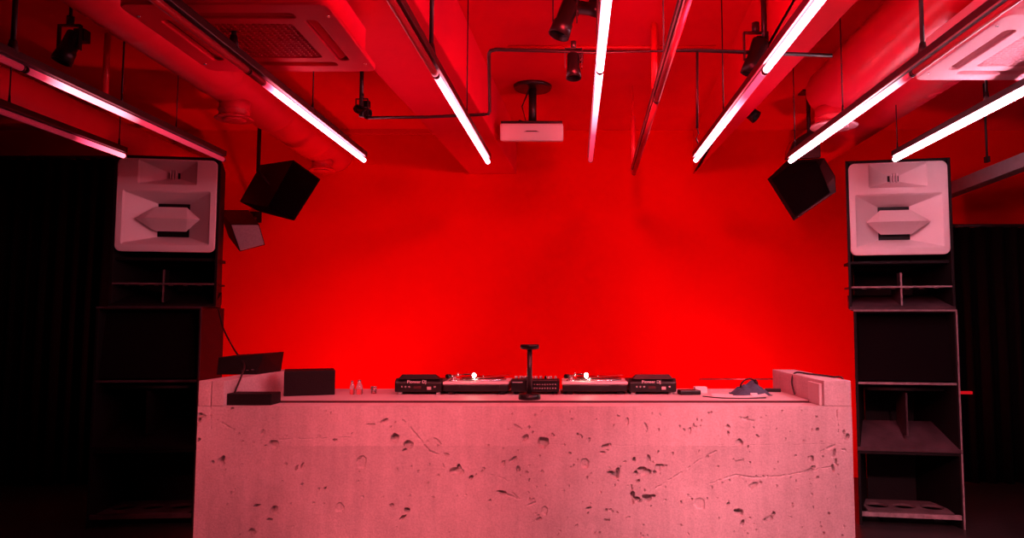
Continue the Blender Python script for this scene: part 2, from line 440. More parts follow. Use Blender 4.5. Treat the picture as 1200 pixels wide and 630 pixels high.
SWR = xr - at(966, 475, BY).x
par(MB().prism(side_poly, 'x', xr-SWR, xr).build('side_wall', M['conc2'], bevel=0.004), booth)
# clamped board on the inner face of the right wall, cable hole disc on the left one
par(MB().bb((xr-SWR-0.02, BY+0.03, BZ+0.002), (xr-SWR-0.0005, BY+0.24, BT-0.02)).build('side_board', M['deck'], bevel=0.003), booth)
par(MB().cyl((xl+SW*0.25, BY+0.001, 1.185), (xl+SW*0.25, BY-0.003, 1.185), 0.026, 0.024).build('wall_plug', M['conc2'], None), booth)
DY0, DY1 = BY+0.235, 5.60
par(MB().bb((xl+SW+0.002, DY0, BZ-0.035), (xr-SWR-0.003, DY1, BZ+0.010), 0.003).build('deck', M['deck']), booth)
DZ = BZ+0.010
par(MB().bb((xl+SW+0.003, BY+0.222, BZ-0.03), (xr-SWR-0.004, DY0-0.0005, BZ+0.0095)).build('deck_gap_shade', M['slot']), booth)  # dark strip stands in for the shaded gap before the deck

# ------------------------------------------------------------------ speaker stacks
def funnel(parent, name, cx, cz, w0, h0, w1, h1, y0, y1, m, rr=0.008):
    mb = MB()
    def lp(w, h, y, r): return [(x, y, z) for x, z in rrect(w, h, r, cx, cz, 2)]
    mb.rings([lp(w0, h0, y0, rr), lp(w0*0.97, h0*0.95, y0+0.012, rr), lp(w1, h1, y1, 0.004)], cap0=False, cap1=False)
    # outer skin so that it is a solid moulding
    mb.rings([lp(w0+.006, h0+.006, y0, rr), lp(w0+.01, h0+.01, y0+0.02, rr), lp(w1+.012, h1+.012, y1+0.004, 0.004)], cap0=False, cap1=False)
    o = mb.build(name, m, parent)
    return o
def top_cabinet(X, Y, z0, rz, label, edge='cabedge', inner='ramp'):
    W, H, D = 0.815, 1.235, 0.62
    t = empty('horn_loudspeaker', (X, Y, z0), label, 'loudspeaker', None, rz)
    th = 0.022; bw = W/2-0.14
    sh = MB()
    for s in (-1, 1):
        sh.hull([(s*W/2, 0, 0), (s*(W/2-th), 0, 0), (s*bw, D, 0), (s*(bw-th), D, 0), (s*W/2, 0, H), (s*(W/2-th), 0, H), (s*bw, D, H), (s*(bw-th), D, H)])
    for za, zb in ((H-th, H), (0, th)):
        sh.prism([(-W/2+.001, 0.001), (W/2-.001, 0.001), (bw-.001, D-.001), (-bw+.001, D-.001)], 'z', za+.0005, zb-.0005)
    sh.bb((-bw+th, D-th, th), (bw-th, D-0.001, H-th))
    sh.bb((-W/2+th, 0.03, 0.375), (W/2-th, 0.30, 0.40))
    sh.build('cabinet', M['cab'], t, bevel=0.003)
    # horn plate
    PW, PH, pz = 0.765, 0.765, H-0.025-0.765/2
    hfz = H-0.135; mfz = H-0.51
    rect = lambda w, h, cz, r=.01: rrect(w, h, r, 0, cz, 2)
    plate('horn_plate', rrect(PW, PH, 0.05, 0, pz), [rect(.445, .195, hfz), rect(.665, .44, mfz)], 0.03, M['horn'], t, 0.006, Matrix.Translation((0, -0.006, 0)))
    hf = funnel(t, 'tweeter_horn', 0, hfz, .445, .195, .09, .05, -0.002, .15, M['horn'])
    mb = MB(); mb.bb((-.05, .151, hfz-.03), (.05, .165, hfz+.03)); mb.build('horn_throat', M['black'], hf)
    for k in (-1, 0, 1): MB().bb((k*.022-.004, .11, hfz-.04), (k*.022+.004, .15, hfz+.04)).build('throat_vane', M['horn'], hf)
    mh = funnel(t, 'midrange_horn', 0, mfz, .665, .44, .25, .28, -0.002, .17, M['horn'])
    MB().bb((-.13, .176, mfz-.145), (.13, .19, mfz+.145)).build('horn_throat', M['black'], mh)
    MB().hull([(-.25, .03, mfz-.005), (.25, .03, mfz-.005), (-.16, -.005, mfz-.005), (.16, -.005, mfz-.005), (-.12, .11, mfz+.105), (.12, .11, mfz+.105), (-.12, .11, mfz-.10), (.12, .11, mfz-.10),
               (-.06, .172, mfz+.04), (.06, .172, mfz+.04), (-.06, .172, mfz-.04), (.06, .172, mfz-.04)]).build('phase_plug', M['horn'], mh, bevel=0.002)
    # bass horn mouth below the plate
    MB().bb((-W/2+th, 0.006, 0.178), (W/2-th, 0.30, 0.192)).build('shelf', M[inner], t)
    MB().bb((-W/2+th, 0.000, 0.178), (W/2-th, 0.0055, 0.192)).build('shelf_edge', M[edge], t)
    MB().bb((-W/2, -.005, 0), (W/2, -.0045, .002)).build('edge_strip', M[edge], t)
    for za, zb, dd_ in ((.035, .177, .30), (.193, .30, .10)):
        MB().bb((-.007, 0.004, za), (.007, dd_, zb)).build('divider', M[inner], t)
        MB().bb((-.007, -0.001, za), (.007, .0035, zb)).build('divider_edge', M[edge], t)
    MB().hull([(-W/2+.004, -0.004, 0.0), (W/2-.004, -0.004, 0.0), (-W/2+.004, -0.004, 0.022), (W/2-.004, -0.004, 0.022),
               (-W/2+.05, .32, .022), (W/2-.05, .32, .022), (-W/2+.05, .32, .13), (W/2-.05, .32, .13)]).build('ramp', M[inner], t)
    for k in range(6): MB().box((-.28+k*.11, .02, .172), (.035, .006, .006)).build('bolt', M[edge], t)
    return t
def board_with_holes(parent, name, w, d, z, y0, m, n=3, r=0.095, slope=0.0):
    holes = []
    for k in range(n):
        cx = (k-(n-1)/2)*w/n
        holes.append([(cx+r*math.cos(2*PI*i/24), d/2+r*math.sin(2*PI*i/24)) for i in range(24)])
    o = plate(name, [(-w/2, 0), (w/2, 0), (w/2, d), (-w/2, d)], holes, 0.02, m, parent, 0,
              Matrix.Translation((0, y0, z)) @ Matrix.Rotation(slope-PI/2, 4, 'X') )
    return o
def bass_cabinet(X, Y, z0, rz, label, W=0.79, H=1.13, tap=0.17, edge='cabedge', inner='ramp'):
    D = 0.62; th = 0.024
    t = empty('subwoofer', (X, Y, z0), label, 'loudspeaker', None, rz)
    sh = MB()
    b = W/2-tap
    for s in (-1, 1): sh.hull([(s*u, v, z) for z in (0, H) for u, v in ((W/2, 0), (W/2-th, 0), (b, D), (b-th, D))])
    for za, zb in ((H-th, H), (0, th)): sh.prism([(-W/2+.001, 0.001), (W/2-.001, 0.001), (b-.001, D-.001), (-b+.001, D-.001)], 'z', za+.0005, zb-.0005)
    sh.bb((-b+th, D-th, th), (b-th, D-.001, H-th))
    sh.build('cabinet', M['cab'], t, bevel=0.003)
    # the worn front edges, pale at right, darkened for shade at left
    MB().bb((-W/2, -0.006, H-0.012), (W/2, -0.0005, H)).build('edge_strip', M[edge], t)
    MB().bb((W/2-0.012, -0.006, 0), (W/2, -0.0005, H-0.013)).build('edge_strip', M[edge], t)
    MB().hull([(-W/2+th, .10, H-th-.001), (W/2-th, .10, H-th-.001), (-W/2+th, .03, .56), (W/2-th, .03, .56), (-W/2+th, .12, H-th-.001), (W/2-th, .12, H-th-.001),
               (-W/2+th, .05, .56), (W/2-th, .05, .56)]).build('baffle', M['grille'], t)
    MB().bb((-W/2+th+.085, 0.004, .530), (W/2-th-.085, .30, .548)).build('shelf', M['cab'], t)
    MB().bb((-W/2+th, -0.002, .530), (W/2-th, .0035, .548)).build('shelf_edge', M[edge], t)
    board_with_holes(t, 'driver_board', W-2*th-.17, 0.28, 0.50, 0.03, M['cab'], 3, 0.085, R(0))
    MB().bb((-.007, 0.03, .12), (.007, .33, .46)).build('divider', M[inner], t)
    MB().hull([(-W/2+.002, -0.006, 0.0), (W/2-.002, -0.006, 0.0), (-W/2+.002, -0.006, 0.026), (W/2-.002, -0.006, 0.026),
               (-W/2+th+.10, .36, .026), (W/2-th-.10, .36, .026), (-W/2+th+.10, .36, .20), (W/2-th-.10, .36, .20)]).build('ramp', M[inner], t)
    return t
def floor_cabinet(X, Y, z0, rz, label, W=0.79, H=0.585, tap=0.17, edge='cabedge', inner='ramp'):
    D = 0.62; th = 0.024
    t = empty('floor_subwoofer', (X, Y, z0), label, 'loudspeaker', None, rz)
    sh = MB()
    b = W/2-tap
    for s in (-1, 1): sh.hull([(s*u, v, z) for z in (0, H) for u, v in ((W/2, 0), (W/2-th, 0), (b, D), (b-th, D))])
    sh.prism([(-W/2+.001, 0.001), (W/2-.001, 0.001), (b-.001, D-.001), (-b+.001, D-.001)], 'z', H-th, H-.0005)
    sh.bb((-b+th, .12, 0), (b-th, D-th, .05)).bb((-b+th, D-th, .0), (b-th, D-.001, H-th))
    sh.build('cabinet', M['cab'], t, bevel=0.003)
    board_with_holes(t, 'driver_board', W-2*th-.10, 0.42, 0.115, 0.0, M['board' if edge == 'cabedge' else 'ramp'], 3, 0.09)  # left board gets the darker tone in place of shade
    MB().bb((-W/2+th, -0.003, .07), (W/2-th, .02, .104)).build('edge_strip', M[edge], t)
    MB().bb((W/2-0.012, -0.006, 0), (W/2, -0.0005, H-0.003)).build('edge_strip', M[edge], t)
    return t
SY = 6.0
pr = at(1057, 380, SY); prl = at(1062, 380, SY)
RA = -R(10)
top_cabinet(pr.x+0.005, SY, 1.72, RA, 'pale-faced horn loudspeaker on top of the right stack, brightly lit pink')
bass_cabinet(prl.x-.01, SY, 0.588, RA, 'black open-fronted bass cabinet in the middle of the right stack')
floor_cabinet(prl.x-.01, SY, 0.0, RA, 'black cabinet with three round holes at the foot of the right stack')
pl = at(194, 380, SY)
top_cabinet(pl.x-.03, SY, 1.745, R(9), 'pale-faced horn loudspeaker on top of the left stack, dim and shadowed', 'board', 'cab')  # left stack: darker edge and inner colours stand in for its shade
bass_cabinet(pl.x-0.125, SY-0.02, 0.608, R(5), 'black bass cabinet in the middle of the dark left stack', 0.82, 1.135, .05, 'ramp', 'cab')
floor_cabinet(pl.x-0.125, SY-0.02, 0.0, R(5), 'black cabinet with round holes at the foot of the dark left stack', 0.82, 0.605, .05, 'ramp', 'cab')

# ------------------------------------------------------------------ curtains
def curtain(name, x0, x1, y, z0, z1, label, amp=0.05, per=0.16):
    mb = MB(); n = int((x1-x0)/0.015); cols = []
    for i in range(n+1):
        x = x0+(x1-x0)*i/n; ph = x/per*2*PI
        o = amp*math.sin(ph+0.8*math.sin(x*2.3))+0.02*math.sin(x*11)
        cols.append([mb.bm.verts.new((x, y+o*k, z)) for k, z in ((1.0, z0), (0.95, z0+(z1-z0)*.5), (0.7, z1))])
    for a, b in zip(cols, cols[1:]):
        for k in range(2): f = mb.bm.faces.new((a[k], b[k], b[k+1], a[k+1])); f.smooth = True
    o = mb.build(name, M['curtain'])
    sd = o.modifiers.new('thick', 'SOLIDIFY'); sd.thickness = 0.004
    return tag(o, label, 'curtain')
curtain('curtain', at(1092, 300, 7.6).x, XR-0.02, 7.6, 0.01, at(1150, 266, 7.6).z, 'black pleated curtain hanging right of the right speaker stack')
curtain('curtain', XL+0.05, at(193, 300, 7.5).x, 7.5, 0.01, at(60, 186, 7.5).z, 'black curtain filling the dark corner left of the left speaker stack')
def rail(p0, p1, label):
    tag(MB().cyl(p0, p1, 0.018).build('curtain_rail', M['steel']), label, 'rail')
rail((at(1092, 300, 7.6).x-.05, 7.6, at(1150, 266, 7.6).z+.015), (XR, 7.6, at(1150, 266, 7.6).z+.015), 'black rail along the top of the right curtain')
rail((XL, 7.5, at(60, 186, 7.5).z+.015), (at(193, 300, 7.5).x+.05, 7.5, at(60, 186, 7.5).z+.015), 'black rail along the top of the left curtain')

# ------------------------------------------------------------------ LED tubes
TZ = 2.83
def led_mat(name, stops, colr, yend):
    """emission along the tube; stops = (distance from far end in m, strength, tint)"""
    m = bpy.data.materials.new(name); m.use_nodes = True
    nt = m.node_tree; b = nt.nodes['Principled BSDF']
    b.inputs['Base Color'].default_value = (0.30, 0.02, 0.04, 1); b.inputs['Roughness'].default_value = 0.35
    ge = nt.nodes.new('ShaderNodeNewGeometry'); sx = nt.nodes.new('ShaderNodeSeparateXYZ')
    nt.links.new(ge.outputs['Position'], sx.inputs[0])
    mr = nt.nodes.new('ShaderNodeMapRange'); mr.inputs['From Min'].default_value = yend; mr.inputs['From Max'].default_value = yend-6.0
    nt.links.new(sx.outputs['Y'], mr.inputs['Value'])
    rp = nt.nodes.new('ShaderNodeValToRGB'); el = rp.color_ramp.elements
    TOP = 80.0
    while len(el) < len(stops): el.new(0.5)
    for e, (s, st) in zip(el, stops):
        v = (st*TUBE_GAIN/TOP); c = colr if st > 3 else (1.0, 0.05, 0.12)
        e.position = s/6.0; e.color = (v*c[0], v*c[1], v*c[2], 1)
    nt.links.new(mr.outputs[0], rp.inputs['Fac'])
    nt.links.new(rp.outputs['Color'], b.inputs['Emission Color'])
    b.inputs['Emission Strength'].default_value = TOP
    return m
GRP = 'LED batten lights hung in a row from the ceiling'
def led_tube(near, far, stops, label, rods, colr=TUBE_COL, top=CEIL):
    A = atz(*near, TZ); B = atz(*far, TZ)
    d = (B-A).normalized()
    t = empty('led_batten', B, label, 'light', GRP)
    back = -B.y+1.2 if False else -(B.y+0.4)/d.y      # runs on over the camera
    E = B + d*back
    def pt(s): return B - d*s
    yaw = math.atan2(-d.x, d.y); rot = Matrix.Rotation(yaw, 3, 'Z')
    L = (B-E).length
    mid = (B+E)/2+Vector((0, 0, 0.045))
    par(MB().box(mid, (0.045, L, 0.04), rot).build('housing', M['steel'], bevel=0.003), t)
    par(MB().box(mid+rot @ Vector((-0.020, 0, -0.0215)), (0.006, L, 0.006), rot).build('profile_edge', M['alu']), t)
    m = led_mat('led_light', stops, colr, B.y)
    s = 0.0; k = 0
    while s < L-0.1 and k < 3:
        e = min(s+1.97, L)
        p0 = pt(s+0.012); p1 = pt(e-0.012)
        par(MB().cyl(p0, p1, 0.0165, None, 16).build('diffuser_tube', m), t)
        par(MB().cyl(pt(s), p0, 0.0175, None, 16).build('end_cap', M['steel']), t)
        par(MB().cyl(p1, pt(e), 0.0175, None, 16).build('end_cap', M['steel']), t)
        s = e+0.01; k += 1
    for px, r in rods:
        # find the point along the tube seen at that column
        lo = A.lerp(B, 0)
        a = (px-VX)/FPX
        # x = X, depth along view fwd: X/(rel . FW)
        def f(s):
            p = pt(s)-Vector((0, 0, CAMZ)); return p.x-a*(p.dot(FW))
        s0, s1 = 0.05, L-0.3
        if f(s0)*f(s1) > 0:
            s1 = L-0.3 if abs(f(s1)) < abs(f(s0)) else s0; s0 = s1
        for _ in range(40):
            sm = (s0+s1)/2
            if f(s0)*f(sm) <= 0: s1 = sm
            else: s0 = sm
        p = pt((s0+s1)/2)+Vector((0, 0, 0.064))
        par(MB().cyl(p, (p.x, p.y, top), r, None, 8).cyl(p-Vector((0,0,.01)), p+Vector((0, 0, 0.05)), r*2.2, r*1.3, 10).build('hanging_rod' if r > .006 else 'hanging_wire', M['wire']), t)
    return t
W = 26
led_tube((0, 68), (262, 187), [(0, .35), (.5, .55), (1.05, .9), (1.25, 4.5), (1.7, 5.5), (1.85, .8), (1.98, .15), (6, .1)], 'dim LED batten over the left stack, white only in its middle', [(14, .012), (142, .004), (206, .003)], (1, .18, .25), 3.27)
led_tube((0, 130), (146, 183), [(0, 4), (.42, 3), (.55, .2), (2, .06), (6, .04)], 'leftmost LED batten, white only at its far tip', [(10, .004), (139, .004)], (1, .16, .22))
led_tube((182, 0), (427, 188), [(0, W), (1.4, W), (1.75, 3), (1.8, 0), (6, 0)], 'LED batten beside the left ceiling unit, only its far part lit white', [(273, .012), (366, .004)])
led_tube((458, 0), (572, 190), [(0, W), (1.6, W), (1.95, 5), (2.02, 0), (6, 0)], 'LED batten left of the projector, lit white from mid length to far end', [(505, .011), (547, .004)])
led_tube((712, 0), (692, 188), [(0, .6), (.35, .9), (.8, 1.8), (1.2, 4), (1.6, 10), (2.0, W), (6, W)], 'almost straight-on LED batten right of the projector fading to red at its tip', [(701, .009)])
led_tube((806, 0), (743, 203), [(0, 0), (6, 0)], 'unlit dark red LED batten, between two brightly lit ones', [(778, .004)])
led_tube((962, 0), (815, 188), [(0, W), (1.0, W), (1.25, 8), (1.6, 2.2), (1.96, 2.2), (2.0, W), (6, W)], 'LED batten lit white nearly throughout with one dimmer pink stretch', [(848, .004)])
led_tube((1190, 0), (926, 189), [(0, W*1.1), (1.2, W*1.1), (1.6, 8), (1.9, .6), (2.0, 0), (6, 0)], 'LED batten crossing the right diffuser, bright far half and unlit near half', [(932, .004), (988, .004), (1082, .011)], TUBE_COL_R)
led_tube((1200, 108), (1048, 187), [(0, 80), (6, 80)], 'rightmost LED batten, glowing white all along, above the right stack', [(1052, .004), (1157, .008)], TUBE_COL_R, 3.23)

# ------------------------------------------------------------------ ducts and diffusers
def duct(name, X, z, r, y0, y1, label, X1=None, ribs=True, m=None):
    mb = MB(); prof = []
    n = int((y1-y0)/(0.05 if ribs else 0.03)); seg = 36; rg = []
    X1 = X if X1 is None else X1
    for i in range(n+1):
        y = y0+(y1-y0)*i/n
        rr = r*(1+0.03*(1 if i % 2 else -1)) if ribs else r*(1.03 if i % 33 in (0, 1) else 1)
        xx = X+(X1-X)*i/n
        rg.append([(xx+rr*math.cos(2*PI*k/seg), y, z+rr*math.sin(2*PI*k/seg)) for k in range(seg)])
    mb.rings(rg, smooth=True)
    return tag(mb.build(name, m or M['duct'], loc=(X, y0, z)), label, 'duct')
d1 = duct('air_duct', -2.52, 3.44, 0.20, 1.2, WALL-0.002, 'smooth round red duct left of the left ceiling unit', ribs=False)
d2 = duct('air_duct', -3.86, 3.2, 0.145, 1.5, WALL-0.002, 'narrow round red duct in the dark at far left', X1=-3.86, ribs=False)
d3 = duct('air_duct', 2.06, 3.42, 0.185, 1.2, 5.72, 'ribbed round red duct that ends in the right ceiling diffuser')
d4 = duct('air_duct', 2.56, 3.42, 0.20, 1.2, WALL-0.002, 'ribbed red duct nearest the right ceiling unit')
def diffuser(X, Y, z_top, z_bot, r, label):
    t = empty('air_diffuser', (X, Y, z_bot), label, 'diffuser', None)
    h = z_top-z_bot
    MB().lathe([(r*.80, 0.02), (r*.80, h)]).build('neck', M['duct'], t)
    MB().lathe([(r*.82, h*.45), (r*.86, h*.46), (r*.86, h*.50), (r*.82, h*.51)]).build('collar', M['duct'], t)
    MB().lathe([(r*.75, 0.004), (r*1.0, 0.0), (r*1.02, .006), (r*.9, .018), (r*.80, .03)]).build('flange', M['acwhite'] if X > 0 else M['duct'], t)
    MB().lathe([(r*.30, -0.012), (r*.62, -0.006), (r*.62, -0.001), (r*.3, 0.003)]).build('cone', M['acwhite'] if X > 0 else M['duct'], t)
    return t
diffuser(-2.5, 5.45, 3.27, 3.13, 0.135, 'round red air diffuser under the left duct, nearer one')
diffuser(-2.5, 7.45, 3.27, 3.16, 0.13, 'small round red air diffuser under the left duct beside the back wall')
diffuser(2.06, 5.62, 3.27, 3.12, 0.175, 'round pink-lit air diffuser at the end of the right ribbed duct')

# ------------------------------------------------------------------ ceiling cassette units
def cassette(x0, x1, y0, y1, z, mt, label, rx):
    cx, cy = (x0+x1)/2, (y0+y1)/2; w = x1-x0; d = y1-y0
    t = empty('ceiling_air_unit', (cx, cy, z), label, 'air conditioner')
    Mx = Matrix.Rotation(-PI/2, 4, 'X')         # plate front (local -y) turned to face down
    Mx = Matrix(((1, 0, 0, 0), (0, 0, 1, 0), (0, 1, 0, 0), (0, 0, 0, 1)))
    # four outlet slots and centre opening
    hs = []; a = 0.60*w
    for s in (-1, 1):
        hs.append(rrect(a, 0.055, 0.02, 0, s*d*0.36, 3)); hs.append(rrect(0.055, 0.60*d, 0.02, s*w*0.36, 0, 3))
    hs.append(rrect(w*.5, d*.5, .02, 0, 0, 3))
    plate('panel', rrect(w, d, 0.05), hs, 0.03, mt, t, 0.006, Mx)
    MB().bb((-w/2+.05, -d/2+.05, .032), (w/2-.05, d/2-.05, .22)).build('body', mt, t, bevel=0.01)
    for s in (-1, 1):
        MB().box((0, s*d*.36, .018), (a-.01, .045, .004), Matrix.Rotation(R(25*s), 3, 'X')).build('louver', mt, t)
        MB().box((s*w*.36, 0, .018), (.045, .60*d-.01, .004), Matrix.Rotation(R(-25*s), 3, 'Y')).build('louver', mt, t)
    MB().bb((-w/2+.06, -d/2+.06, .0305), (w/2-.06, d/2-.06, .0318)).build('inner_tray', M['slot'], t)
    gl = MB(); n = 16
    for i in range(n+1):
        u = -w*.25+w*.5*i/n; gl.bb((u-.0035, -d*.25, .006), (u+.0035, d*.25, .014))
        v = -d*.25+d*.5*i/n; gl.bb((-w*.25, v-.0035, .004), (w*.25, v+.0035, .012))
    gl.build('grille', mt, t)
    for sx in (-1, 1):
        for sy in (-1, 1):
            MB().cyl((rx[sx > 0], sy*(d/2-.07), .21), (rx[sx > 0], sy*(d/2-.07), CEIL-z), .006, None, 8).build('hanging_rod', M['wire'], t)
            MB().lathe([(.008, -.0035), (.008, .001)], (sx*(w/2-.03), sy*(d/2-.12), 0), seg=12).build('screw', M['silver'], t)
    return t
pf = atz(442, 84, 2.96); pn = atz(381, 5, 2.96)
cassette(pf.x-0.90, pf.x, pn.y, pf.y, 2.96, M['acred'], 'square red ceiling air unit left of the long beam', (-.36, .36))
pf = atz(1070, 94, 2.96); pn = atz(1170, 17, 2.96)
cassette(pf.x, pf.x+0.92, pn.y, pf.y, 2.96, M['acwhite'], 'square pale ceiling air unit with rounded corners at top right', (-.09, .38))

# ------------------------------------------------------------------ hanging monitor loudspeakers
def hull_box(front, back, name, m, parent):
    return par(MB().hull(list(front)+list(back)).build(name, m, bevel=0.006), parent)
def inset(q, k, n, off):
    c = sum(q, Vector())/4
    return [c+(p-c)*k+n*off for p in q]
def monitor(fq, depth_vec, taper, label, face_mat, arm_top, name='monitor_speaker', k=0.93):
    fq = [Vector(p) for p in fq]
    n = (fq[1]-fq[0]).cross(fq[3]-fq[0]).normalized()
    if n.y > 0: n = -n
    c = sum(fq, Vector())/4; dv = Vector(depth_vec)
    bq = [c+(p-c)*taper+dv for p in fq]
    root = empty(name, c+dv*0.5, label, 'loudspeaker')
    hull_box(fq, bq, 'cabinet', M['black'], root)
    f0 = inset(fq, k, n, 0.0005); f1 = inset(fq, k, n, 0.012)
    par(MB().hull(f0+f1).build('front_grille', face_mat, bevel=0.003), root)
    top = c+dv*0.55; a = Vector(arm_top)
    if a.y > 7.5: par(MB().tube([top, a], 0.018, 10).box(a-Vector((0, .008, 0)), (.12, .014, .12)).build('mounting_arm', M['steel']), root)
    else: par(MB().tube([top, (a.x, a.y, top.z+.2), a], 0.018, 10).box(a-Vector((0, 0, .008)), (.14, .14, .014)).build('mounting_arm', M['steel']), root)
    # bracket arms along the cabinet
    e = (fq[1]-fq[0]).normalized()
    return root
# left large one
fq = [at(344, 187, 6.75), at(376, 210, 6.6), at(345, 259, 6.5), at(313, 243, 6.65)]
monitor(fq, Vector((-0.40, 0.22, 0.06)), 0.80, 'large black loudspeaker hung tilted right of the left stack', M['grille'], (at(303, 185, 6.85).x, 6.85, CEIL-.001))
fq = [at(270, 263, 6.55), at(304, 263, 6.6), at(311, 287, 6.55), at(281, 295, 6.5)]
monitor(fq, Vector((-0.22, 0.26, 0.17)), 1.05, 'small black monitor speaker with grey face, below the large tilted one', M['grey'], (-3.35, WALL-.001, 2.75))
# right large one
rt = empty('monitor_speaker', at(940, 215, 6.6), 'large black loudspeaker hung tilted left of the right stack', 'loudspeaker')
fr = [at(899, 210, 6.75), at(930, 259, 6.55), at(980, 225, 6.4), at(979, 206, 6.4), at(966, 185, 6.45), at(922, 188, 6.7)]
bk = [p*1.0+Vector((0.14, 0.42, 0.12)) for p in fr]
cc = sum(bk, Vector())/6; bk = [cc+(p-cc)*.7 for p in bk]
par(MB().hull(fr+bk).build('cabinet', M['black'], bevel=0.006), rt)
g0 = [at(905, 211, 6.70), at(931, 252, 6.52), at(972, 224, 6.40), at(958, 190, 6.46), at(925, 193, 6.66)]
par(MB().hull([p+Vector((0, -0.012, -0.01)) for p in g0]+[p+Vector((0, .03, 0.02)) for p in g0]).build('front_grille', M['grille'], bevel=0.003), rt)
br = [at(921, 186, 6.6), at(962, 184, 6.5), at(960, 146, 6.5), at(931, 164, 6.6)]
par(MB().hull([p for p in br]+[p+Vector((0, .05, 0)) for p in br]).build('mounting_bracket', M['steel'], bevel=0.004), rt)
pt_ = at(948, 160, 6.56)
par(MB().cyl(pt_, (pt_.x, pt_.y, CEIL-.001), .018).box((pt_.x, pt_.y, CEIL-.008), (.14, .14, .014)).build('mounting_arm', M['steel']), rt)

# ------------------------------------------------------------------ projector
pc = at(623, 155, 6.25)
pj = empty('projector', pc, 'white projector with dark top on a black ceiling pole, above the back wall', 'projector')
ww = (at(660, 155, 6.25)-at(586, 155, 6.25)).x; hh = (at(600, 145, 6.25)-at(600, 165, 6.25)).z
MB().box((0, .16, 0), (ww, .36, hh), None, .018).build('body', M['white'], pj)
MB().box((0, .17, hh/2+.011), (ww*.97, .33, .024), None, .006).build('top_cover', M['black'], pj)
MB().hull([(-.07, -.024, .004), (.07, -.024, .004), (-.04, -.024, .014), (.04, -.024, .014), (-.07, -.012, .004), (.07, -.012, .004), (-.04, -.012, .014), (.04, -.012, .014)]).build('vent_slot', M['slot'], pj)
MB().cyl((.15, -.021, -.005), (.15, .01, -.005), .035).build('lens_cover', M['white'], pj)
for c_o in list(pj.children): c_o.rotation_euler = (R(13), 0, 0)
topz = CEIL-pc.z
MB().cyl((0, .15, hh/2+.02), (0, .15, topz-.02), .035).lathe([(.055, hh/2+.02), (.055, hh/2+.04)], (0, .15, 0)).build('ceiling_pole', M['steel'], pj)
MB().lathe([(.16, topz-.03), (.17, topz-.012), (.17, topz-.001)], (0, .15, 0)).build('ceiling_plate', M['steel'], pj)
for s in (-1, 1): MB().cyl((s*.2, .1, hh/2+.02), (s*.2, .1, hh/2+.045), .018).build('bracket_foot', M['silver'], pj)
c0 = Vector((-.06, .15, topz-.03))
MB().tube([(-.03, .12, topz-.04), (-.09, .10, topz-.2), (-.05, .08, topz-.35), (-.11, .10, hh/2+.06), (-.15, .16, hh/2+.025)], .006).build('cable', M['wire'], pj)

# ------------------------------------------------------------------ lighting pipe, conduit
PY, PZ = 4.2, 3.15
def pz(px, py): return at(px, py, PY)
PL = 5.0
a = pz(573, 58); b_ = at(574, 134, PL); c_ = at(430, 138, PL); e_ = pz(975, 65)
pipe = MB(); pipe.tube([c_, at(500, 137, PL), b_+Vector((-.04, 0, 0)), b_+Vector((-.01, 0, .002)), b_.lerp(a, .06), a.lerp(b_, .05), a+Vector((.01, .01, -.003)), a+Vector((.04, 0, 0)), pz(700, 61), pz(817, 59), e_], 0.011, 10)
pp = pipe.build('lighting_pipe', M['steel'])
pipe_root = tag(pp, 'thin black pipe crossing below the ceiling with a step down by the projector', 'pipe')
for px, y0, r in ((896, 62, .016), (423, 137, .014)):
    p = at(px, y0, PY if px == 896 else PL)
    tag(MB().cyl(p, (p.x, p.y, CEIL), r).lathe([(.04, -.012), (.04, 0)], (p.x, p.y, CEIL-.0005)).build('drop_pole', M['steel'], loc=p),
        'thick black drop pole from ceiling to pipe, ' + ('left of the long white-and-pink batten' if px == 896 else 'below the left ceiling unit'), 'pole')
p = pz(817, 60); q = pz(817, 150)
dr = MB().cyl(q, (p.x, p.y, p.z-.006), .008).tube([q, q+Vector((.008, 0, -.03)), q+Vector((-.006, 0, -.06)), q+Vector((.004, 0, -.09))], .004).build('hanging_hook', M['steel'])
tag(dr, 'black rod with small hook hanging from the pipe beside the bright batten', 'hook')
tag(MB().cyl((-0.45, 5.45, CEIL-.012), (1.12, 5.45, CEIL-.012), .012).build('ceiling_conduit', M['rpipe']), 'thin red conduit running across the ceiling between the two beams', 'pipe')
# dark trunking along the top of the back wall
tag(MB().bb((-3.2, WALL-.06, CEIL-.05), (-1.35, WALL-.001, CEIL-.002)).build('cable_trunking', M['rpipe']), 'red cable trunking along the top of the back wall left of the beam', 'trunking')
# red hanging tubes
for px, ya, yb, Y, lab in ((767, 28, 105, 5.0, 'short red pipe hanging high beside the unlit batten'), (742, 136, 202, 6.4, 'red pipe hanging low near the tip of the unlit batten'), (123, 40, 111, 5.2, 'red pipe hanging above the dim batten at far left')):
    a = at(px, ya, Y); b2_ = at(px, yb, Y)
    tag(MB().cyl(b2_, (b2_.x, Y, CEIL if px != 767 else CEIL), .006, None, 8).cyl(b2_, (b2_.x, Y, a.z), .022).build('hanging_pipe', M['rpipe'], loc=b2_), lab, 'pipe')

